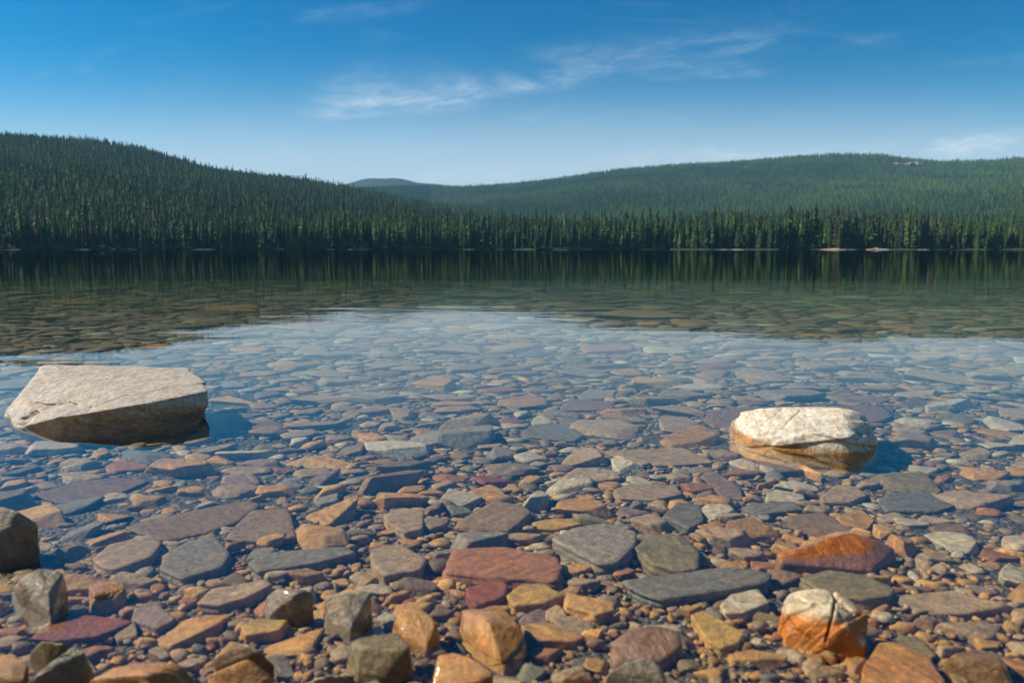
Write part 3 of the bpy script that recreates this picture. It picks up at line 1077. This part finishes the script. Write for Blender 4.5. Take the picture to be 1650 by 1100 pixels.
rock([(426, 960, .012), (445, 945, .03), (481, 946, .032), (505, 956, .022), (503, 978, 0), (485, 988, 0), (435, 988, 0), (425, 975, 0), (478, 958, .03)],
     'grey', 'shiny wet grey rounded block breaking the surface next to the steep fronted grey stone', level=5, p=22)
rock([(522, 957, .030), (543, 958, .034), (602, 950, .036), (600, 966, .02), (596, 986, 0), (565, 1012, 0), (528, 998, 0), (560, 952, .038), (520, 975, .01)],
     'grey', 'steep fronted grey stone between shiny wet block and rounded ochre stone', level=5, p=36, dry=1.0)
rock([(629, 1002, 0), (648, 979, .028), (681, 976, .034), (703, 994, .026), (710, 1020, .006), (690, 1046, 0), (660, 1032, 0), (640, 1015, .012)],
     'ochre', 'rounded wet ochre stone with glints behind the square olive block', level=5, p=12)
rock([(562, 1033, .026), (575, 1023, .034), (642, 1013, .038), (664, 1036, .034), (668, 1078, .004), (623, 1090, 0), (575, 1086, 0), (563, 1060, .01), (655, 1045, .032), (580, 1040, .032)],
     'olive', 'square olive-grey block with a flat front above the water', level=5, p=30)
rock([(744, 981, .016), (776, 985, .03), (812, 978, .026), (840, 1010, .022), (851, 1036, .008), (845, 1068, -.005), (812, 1078, -.005), (771, 1041, .002), (746, 1014, .006), (788, 1005, .034)],
     'ochre', 'faceted ochre block with a lit ridge, between red block and rust pebble', level=5, p=34)
rock([(703, 1052, .022), (737, 1047, .032), (778, 1064, .028), (797, 1086, .018), (792, 1108, 0), (730, 1114, 0), (692, 1106, 0), (698, 1080, .008)],
     'ochre', 'golden ochre cobble at the shore edge beside the square olive block', level=5, p=20)
rock([(1416, 1031, .012), (1443, 1029, .014), (1491, 1052, .012), (1528, 1096, .012), (1500, 1122, .012), (1382, 1118, .010), (1389, 1072, .010)],
     'ochre', 'broad flat ochre triangular slab lying at the shore below the orange rock', level=5, p=36, rough=0.012)
rock([(934, 1072, .032), (960, 1093, .02), (970, 1112, 0), (890, 1108, 0), (905, 1092, .016)], 'tan', 'small peaked tan stone at the shore edge', level=4)
rock([(1036, 1058, .036), (1060, 1070, .028), (1076, 1090, .01), (1075, 1112, 0), (968, 1112, 0), (975, 1085, .02), (1010, 1065, .032)], 'cream', 'pale cream ridged stone at the shore edge', level=5, dry=.6)
rock([(981, 1032, .008), (1015, 1008, .018), (1059, 1001, .022), (1097, 1014, .016), (1102, 1038, .008), (1070, 1062, 0), (988, 1066, 0)], 'mauve', 'smooth rounded mauve cobble behind the cream ridged stone', level=5, p=12)
rock([(80, 1071, .026), (122, 1038, .05), (136, 1052, .042), (152, 1084, .01), (140, 1108, 0), (30, 1108, 0), (60, 1085, .022)], 'green', 'wet grey-green pyramid shaped stone at the shore edge', level=5, p=34)
rock([(46, 1052, .012), (63, 1031, .034), (107, 1034, .034), (112, 1052, .01), (78, 1076, 0), (52, 1068, 0)], 'olive', 'dark brown wet stone with lit corner behind the grey-green pyramid', level=4)
rock([(136, 1094, .018), (190, 1066, .034), (238, 1061, .038), (288, 1062, .036), (316, 1084, .02), (324, 1112, 0), (130, 1114, 0), (240, 1085, .034)], 'ochre', 'long wet glittering ochre brown rock at the shore edge', level=5, p=22, rough=0.04)
rock([(343, 1058, .014), (394, 1034, .036), (418, 1047, .03), (442, 1074, .004), (420, 1082, 0), (345, 1078, 0)], 'brown', 'wedge shaped wet brown stone lying behind its pointed twin', level=4)
rock([(333, 1088, .014), (400, 1060, .034), (440, 1090, .012), (436, 1112, 0), (328, 1112, 0)], 'ochre', 'pointed wet ochre stone lying in front of the brown wedge', level=4)
rock([(-20, 1060, .02), (20, 1050, .026), (45, 1072, .014), (40, 1096, 0), (-30, 1100, 0)], 'ochre', 'tan cobble beside the dark brown wet stone at the shore edge', level=4)
rock([(490, 1100, .012), (520, 1086, .022), (575, 1084, .022), (580, 1110, 0), (485, 1116, 0)], 'tan', 'tan stone at shore edge under the square olive block', level=4)

# --- stones lying on the bed
S_ = [
    ([(720, 906), (726, 882), (812, 878), (900, 895), (908, 916), (900, 938), (845, 928), (720, 918)], 'rust', 'long red-brown block lying underwater', .034),
    ([(750, 946), (808, 934), (818, 943), (812, 960), (767, 976), (757, 970)], 'red', 'small brick red block by the pale ochre oval', .036),
    ([(817, 957), (839, 940), (879, 938), (907, 957), (879, 970), (829, 975)], 'yellow', 'pale yellow oval stone beside the brick red block', .032),
    ([(1005, 934), (1066, 926), (1175, 912), (1236, 923), (1232, 938), (1110, 955), (1070, 964), (1032, 953)], 'slate', 'long slate grey-green bar of stone', .034),
    ([(1287, 929), (1334, 917), (1395, 926), (1440, 946), (1438, 957), (1395, 964), (1328, 956)], 'olive', 'smooth long olive stone behind the orange cracked rock', .032),
    ([(890, 866), (930, 848), (981, 841), (1027, 856), (1023, 878), (991, 905), (964, 905), (924, 885)], 'grey', 'chunky grey angular stone with whitish patches', .045),
    ([(1020, 879), (1042, 859), (1097, 861), (1124, 885), (1126, 914), (1097, 918), (1049, 906)], 'olive', 'olive tan cobble beside the chunky grey stone', .036),
    ([(733, 841), (798, 804), (845, 814), (857, 824), (822, 854), (778, 850)], 'brown', 'large brown kite shaped stone underwater', .036),
    ([(618, 828), (649, 817), (683, 821), (681, 851), (652, 857), (625, 841)], 'tan', 'blunt tan brown stone beside the kite shaped one', .03),
    ([(598, 885), (642, 875), (686, 899), (676, 916), (618, 926), (599, 906)], 'tan', 'rounded ochre tan stone beside the long red-brown block', .036),
    ([(261, 892), (305, 868), (346, 863), (373, 889), (360, 912), (292, 932), (255, 916)], 'grey', 'large smooth grey slab with tan border underwater', .026),
    ([(149, 899), (177, 875), (244, 858), (263, 872), (244, 895), (190, 915), (168, 914)], 'tan', 'big tan slab beside the large grey slab', .028),
    ([(360, 868), (384, 841), (407, 821), (465, 817), (475, 864), (421, 872)], 'brown', 'dark trapezoid slab with flat top underwater', .024),
    ([(200, 848), (289, 824), (401, 805), (424, 811), (380, 841), (322, 861), (258, 871)], 'brown', 'very long brown slab stretched beside the dark trapezoid', .018),
    ([(54, 795), (119, 780), (170, 766), (244, 773), (190, 797), (102, 809)], 'maroon', 'long purple slab underwater beyond the dark rock', .014),
    ([(401, 906), (424, 889), (557, 878), (577, 889), (509, 906), (418, 919)], 'slate', 'long dark slate slab underwater', .026),
    ([(312, 970), (339, 946), (424, 931), (440, 940), (401, 960), (353, 974)], 'tan', 'tapered tan stone next to the shiny grey block', .034),
    ([(53, 1027), (92, 993), (143, 989), (210, 1001), (157, 1023), (95, 1030)], 'red', 'maroon red pointed slab beside the upright angular rock', .026),
    ([(210, 997), (220, 970), (254, 972), (285, 995), (254, 1012)], 'mauve', 'pinkish brown faceted stone beside the maroon slab', .034),
    ([(387, 1007), (407, 997), (465, 997), (451, 1014), (394, 1023)], 'yellow', 'yellow ochre stone in front of the shiny grey block', .03),
    ([(1114, 990), (1134, 984), (1199, 1018), (1192, 1034), (1161, 1042), (1141, 1031)], 'yellow', 'smooth golden oval stone left of nothing taller than itself', .034),
    ([(1160, 973), (1178, 956), (1222, 948), (1241, 969), (1199, 986), (1168, 986)], 'cream', 'pale speckled greenish white cobble', .036),
    ([(907, 963), (913, 951), (991, 968), (991, 980), (961, 989), (910, 973)], 'ochre', 'flat ochre stone beside the pale yellow oval', .03),
    ([(839, 1007), (879, 1001), (944, 1024), (930, 1031), (859, 1030)], 'ochre', 'thin pointed ochre slab behind the faceted block', .03),
    ([(970, 725), (1105, 720), (1150, 744), (1060, 750), (1025, 740)], 'tan', 'broad pinkish tan slab underwater in front of the white boulder', .014),
    ([(840, 695), (865, 682), (915, 682), (940, 700), (925, 710), (850, 703)], 'slate', 'blue-grey rectangular block far out underwater', .024),
    ([(905, 655), (920, 642), (995, 645), (990, 660), (903, 661)], 'mauve', 'pink flat rectangular stone far out underwater', .014),
    ([(930, 637), (950, 625), (990, 630), (990, 641), (940, 643)], 'grey', 'pale grey tile-like stone beyond the pink rectangle', .014),
    ([(1128, 668), (1172, 655), (1430, 650), (1445, 670), (1420, 680), (1150, 690)], 'maroon', 'wide purple slab lying behind the white boulder', .010),
    ([(706, 804), (723, 785), (771, 794), (778, 800), (744, 815)], 'cream', 'pale tan wedge stone beyond the kite shaped one', .022),
    ([(1233, 800), (1250, 788), (1294, 794), (1297, 802), (1283, 808), (1236, 805)], 'cream', 'pale grey flat tile stone underwater', .018),
    ([(1321, 800), (1348, 780), (1382, 783), (1397, 797), (1368, 808), (1328, 808)], 'tan', 'tan cobble beside the pale flat tile', .024),
    ([(1416, 807), (1429, 795), (1490, 792), (1535, 814), (1507, 822), (1429, 821)], 'slate', 'smooth grey lens shaped stone beside the tan cobble', .022),
    ([(1195, 819), (1209, 811), (1273, 807), (1294, 819), (1226, 828)], 'slate', 'dark slate sliver in front of the pale flat tile', .018),
    ([(859, 841), (879, 836), (940, 833), (946, 841), (896, 852), (862, 850)], 'yellow', 'pale yellow lens stone beyond the chunky grey one', .022),
    ([(1266, 841), (1280, 827), (1328, 824), (1378, 853), (1310, 870)], 'brown', 'broad brown slab behind the orange wet slab', .016),
    ([(990, 790), (1020, 778), (1090, 782), (1100, 795), (1050, 806), (1000, 802)], 'tan', 'sand coloured flat slab underwater between slate and kite stones', .02),
    ([(1070, 830), (1090, 808), (1128, 812), (1134, 838), (1110, 850)], 'slate', 'dark blue-grey slab beside the olive tan cobble', .024),
    ([(1130, 765), (1150, 758), (1195, 785), (1200, 805), (1165, 800)], 'mauve', 'tilted mauve grey plate in front of the white boulder', .016),
]
for ol, colr, lab, th in S_:
    lab = lab.replace('smooth golden oval stone left of nothing taller than itself', 'smooth golden elongated oval stone near the long slate bar')
    if colr == 'grey' and 'tan border' in lab:
        slab(ol, colr, lab, th, level=4)
    else:
        slab(ol, colr, lab, th, level=5 if on_plane(*ol[0], -.03)[1] < 1.15 else 4)
# blocky ochre stone with wet front just breaking the surface
rock([(141, 944, .004), (160, 932, .008), (197, 932, .008), (203, 946, .006), (200, 964, -.006), (147, 971, -.002), (150, 955, .01)], 'ochre', 'square ochre stone awash beside the upright angular rock', level=5)

# pale rock outcrop near the top of the higher hill
e = bpy.data.objects.new("rock_outcrop", None)
COL.objects.link(e)
om = (OUT_A0 + OUT_A1) / 2
e.location = (OUT_R * math.sin(om), OUT_R * math.cos(om), float(terrain(np.array([OUT_R]), np.array([om]))[0]))
e.rotation_euler = (0, 0, -om)
e['label'], e['category'] = 'pale bare rock outcrop in a clearing near the hilltop', 'outcrop'
pale_rock = plain("outcrop_rock", (0.30, 0.28, 0.25), 0.9, 0.4, 0.2)
for k in range(11):
    q = np.random.default_rng(900 + k)
    V, Fc = random_stone(q, 3, q.uniform(5, 10), q.uniform(4, 6), q.uniform(3.5, 7.5), 14)
    V += np.array([-46 + k * 9.2 + q.uniform(-2, 2), q.uniform(-12, 8), 1.5 + q.uniform(-1, 1)])
    link("boulder", mesh_np("boulder", V, Fc), e, pale_rock)

# ------------------------------------------------------------------ scattered stones
CELL = 0.01
GX0, GX1, GY0, GY1 = -17.0, 17.0, 0.5, 24.0
GW, GH = int((GX1 - GX0) / CELL), int((GY1 - GY0) / CELL)
grid = np.zeros((GH, GW), np.uint8)


def in_poly(px_, py_, poly):
    r_ = np.zeros(px_.shape, bool)
    x0, y0 = poly[-1]
    for x1, y1 in poly:
        c = ((y1 > py_) != (y0 > py_)) & (px_ < (x0 - x1) * (py_ - y1) / (y0 - y1 + 1e-12) + x1)
        r_ ^= c
        x0, y0 = x1, y1
    return r_


def hull2d(P):
    P = sorted(map(tuple, P))

    def half(Q):
        h = []
        for q in Q:
            while len(h) > 1 and (h[-1][0] - h[-2][0]) * (q[1] - h[-2][1]) - (h[-1][1] - h[-2][1]) * (q[0] - h[-2][0]) <= 0:
                h.pop()
            h.append(q)
        return h[:-1]
    return np.array(half(P) + half(P[::-1]))


def window(x0, x1, y0, y1):
    i0, i1 = max(0, int((x0 - GX0) / CELL)), min(GW, int((x1 - GX0) / CELL) + 1)
    j0, j1 = max(0, int((y0 - GY0) / CELL)), min(GH, int((y1 - GY0) / CELL) + 1)
    return i0, i1, j0, j1


for poly in occ:
    poly = hull2d(poly)
    i0, i1, j0, j1 = window(poly[:, 0].min(), poly[:, 0].max(), poly[:, 1].min(), poly[:, 1].max())
    if i1 <= i0 or j1 <= j0:
        continue
    gx, gy = np.meshgrid(GX0 + (np.arange(i0, i1) + .5) * CELL, GY0 + (np.arange(j0, j1) + .5) * CELL)
    grid[j0:j1, i0:i1] |= in_poly(gx, gy, poly).astype(np.uint8)

placed = []          # x, y, a, b, rot, pass
specs = [(1.0, 3600, .08), (.62, 11000, .14), (.36, 24000, .2), (.2, 30000, .3), (.5, 3800, .6)]
for ip, (k, tries, tol) in enumerate(specs):
    dmax = (24, 20, 12, 6.0, 9.0)[ip]
    g = (0.6, 0.6, 0.55, 0.4, 0.5)[ip]
    d = (rng.uniform(.75 ** g, dmax ** g, tries)) ** (1 / g)
    x = rng.uniform(-.74, .74, tries) * (d + .1)
    s = 0.038 * d ** 0.76 * k * np.exp(rng.normal(0, .28, tries))
    asp = rng.uniform(.45, .95, tries)
    rot = np.where(rng.random(tries) < .6, rng.normal(0.1, .45, tries), rng.uniform(0, 3.14, tries))
    order = np.argsort(-s / d)
    for i in order:
        a, b = s[i], s[i] * asp[i]
        i0, i1, j0, j1 = window(x[i] - a, x[i] + a, d[i] - a, d[i] + a)
        if i1 - i0 < 1 or j1 - j0 < 1:
            continue
        gx = GX0 + (np.arange(i0, i1) + .5) * CELL - x[i]
        gy = (GY0 + (np.arange(j0, j1) + .5) * CELL - d[i])[:, None]
        c, sn = math.cos(rot[i]), math.sin(rot[i])
        m_ = ((gx * c + gy * sn) / a) ** 2 + ((-gx * sn + gy * c) / b) ** 2 < .82
        tot = m_.sum()
        if tot == 0:
            if ip < 3:
                continue
            tot = 1
        if (grid[j0:j1, i0:i1] & m_).sum() > tol * tot:
            continue
        grid[j0:j1, i0:i1] |= m_.astype(np.uint8)
        placed.append((x[i], d[i], a, b, rot[i], ip))
# loose small pebbles everywhere between
npb = 7000
d = rng.uniform(.75 ** .35, 4.5 ** .35, npb) ** (1 / .35)
x = rng.uniform(-.74, .74, npb) * d
s = 0.0065 * d ** .6 * np.exp(rng.normal(0, .35, npb))
placed += [(x[i], d[i], s[i], s[i] * .75, rng.uniform(0, 3.1), 5) for i in range(npb)]
print("stones placed", len(placed), "coverage", grid[:900].mean())

near_names = ['ochre', 'tan', 'rust', 'brown', 'grey', 'slate', 'olive', 'maroon', 'mauve', 'cream', 'red', 'yellow', 'green']
near_w = np.array([.36, .29, .08, .14, .06, .015, .04, .008, .02, .03, .003, .03, .008])
far_w = np.array([.15, .40, .02, .10, .14, .015, .02, .008, .08, .16, .001, .005, .006])
near_w, far_w = near_w / near_w.sum(), far_w / far_w.sum()


def make(st, level):
    x, y, a, b, rot, ip = st
    f = np.clip((y - 1.0) / 2.0, 0, 1)
    colr = near_names[rng.choice(len(near_names), p=near_w * (1 - f) + far_w * f)]
    comp = float(np.clip(1.15 / y, .10, 1.0))
    c = max(a * rng.uniform(.22, .5) * comp, .0022)
    p = rng.uniform(18, 70)
    V, Fc = random_stone(rng, level, a, b, c, p)
    tl = rng.normal(0, .10 * comp, 2)
    V[:, 2] += V[:, 0] * tl[0] + V[:, 1] * tl[1]
    cc, ss = math.cos(rot), math.sin(rot)
    X = V[:, 0] * cc - V[:, 1] * ss + x
    Y = V[:, 0] * ss + V[:, 1] * cc + y
    zb = float(bed_z(y))
    zc = zb + c * .45 + (.004 * comp if ip == 5 else .009 * comp + c * .4 if ip == 4 else 0)
    Z = V[:, 2] + zc
    lim = -0.005 if (y > 1.0 or rng.random() < .5) else .02
    over = Z.max() - lim
    if over > 0:
        Z = Z - over
    return np.stack([X, Y, Z], 1), Fc, colr, c


pix = np.array([a * b * 3.14 * (800 / y) ** 2 * CAM_H / y if abs(x) < .68 * y and y > .93 else 0 for x, y, a, b, r_, i_ in placed])
order = np.argsort(-pix)
n_ind = 300 - len(heroes)
words = {'ochre': 'ochre', 'tan': 'tan', 'rust': 'rust brown', 'brown': 'dark brown', 'grey': 'grey', 'slate': 'blue-grey', 'olive': 'olive', 'maroon': 'purple-maroon', 'mauve': 'pinkish mauve',
         'cream': 'cream', 'red': 'brick red', 'yellow': 'yellow', 'green': 'grey-green'}
landmarks = [('around the pale grey-tan slab', on_plane(180, 690, 0)), ('around the cream white boulder', on_plane(1300, 730, 0)),
             ('around the cracked orange rock', on_plane(1330, 1030, 0)), ('around the long red-brown block', on_plane(810, 910, -.03)),
             ('around the upright angular rock', on_plane(70, 985, 0)), ('around the square olive block', on_plane(620, 1085, 0)),
             ('around the large smooth grey slab', on_plane(310, 900, -.03)), ('out beyond the pale flat tiles', on_plane(960, 560, -.05)),
             ('around the blue-grey rectangular block', on_plane(890, 700, -.03)), ('around the long slate bar', on_plane(1120, 940, -.03))]
for j in order[:n_ind]:
    st = placed[j]
    w = 2 * st[2] * 800 / st[1]
    V, Fc, colr, c = make(st, 4 if w > 60 else 3)
    el = st[3] / st[2]
    shp = 'elongated' if el < .58 else ('broad' if el > .8 else 'angular')
    lm = min(landmarks, key=lambda q: np.linalg.norm(np.log(q[1][1] / st[1])) + abs(q[1][0] - st[0]) / st[1])[0]
    lab = "%s %s stone lying underwater %s" % (shp, words[colr], lm)
    add_stone("flat_stone", V, Fc, colr, lab, 'stone', jitter=.12, group="%s %s stones %s" % (shp, words[colr], lm))
VV, FF, CC, RN = [], [], [], []
nv = 0
for j in order[n_ind:]:
    st = placed[j]
    w = 2 * st[2] * 800 / st[1]
    if abs(st[0]) > .74 * st[1] + .1:
        continue
    V, Fc, colr, c = make(st, 2 if w > 32 else 1 if w > 8.5 else 0)
    VV.append(V)
    FF.append(Fc + nv)
    nv += len(V)
    CC.append(np.tile(LIN[colr] * (1 + rng.normal(0, .15)), (len(V), 1)))
    RN.append(np.full(len(V), rng.random()))
me = mesh_np("pebbles", np.concatenate(VV), np.concatenate(FF))
attr(me, 'tint', np.clip(np.concatenate(CC), .01, .8), 'FLOAT_COLOR')
attr(me, 'rnd', np.concatenate(RN))
attr(me, 'dry', np.zeros(nv))
link("pebbles", me, mat=STONE, kind='stuff', label='countless small tan, grey and mauve pebbles and flakes covering the lake bed', category='pebbles')
print("pebble triangles", sum(len(f) for f in FF))

# ------------------------------------------------------------------ haze
HZ = 8.5e-5
bm = bmesh.new()
bmesh.ops.create_cube(bm, size=1.0)
bmesh.ops.scale(bm, verts=bm.verts, vec=(14000, 6800, 530))
bmesh.ops.translate(bm, verts=bm.verts, vec=(0, 3300, 530 / 2 - 8))
hm = bpy.data.meshes.new("haze")
bm.to_mesh(hm)
bm.free()
m, t, out = new_mat("haze")
pv = t.nodes.new('ShaderNodeVolumePrincipled')
pv.inputs['Color'].default_value = (0.28, 0.66, 1.0, 1)
pv.inputs['Density'].default_value = HZ
pv.inputs['Anisotropy'].default_value = 0.0
t.links.new(pv.outputs[0], out.inputs['Volume'])
haze = link("haze", hm, mat=m, kind='stuff', label='thin bluish air between the shore and the far hills')
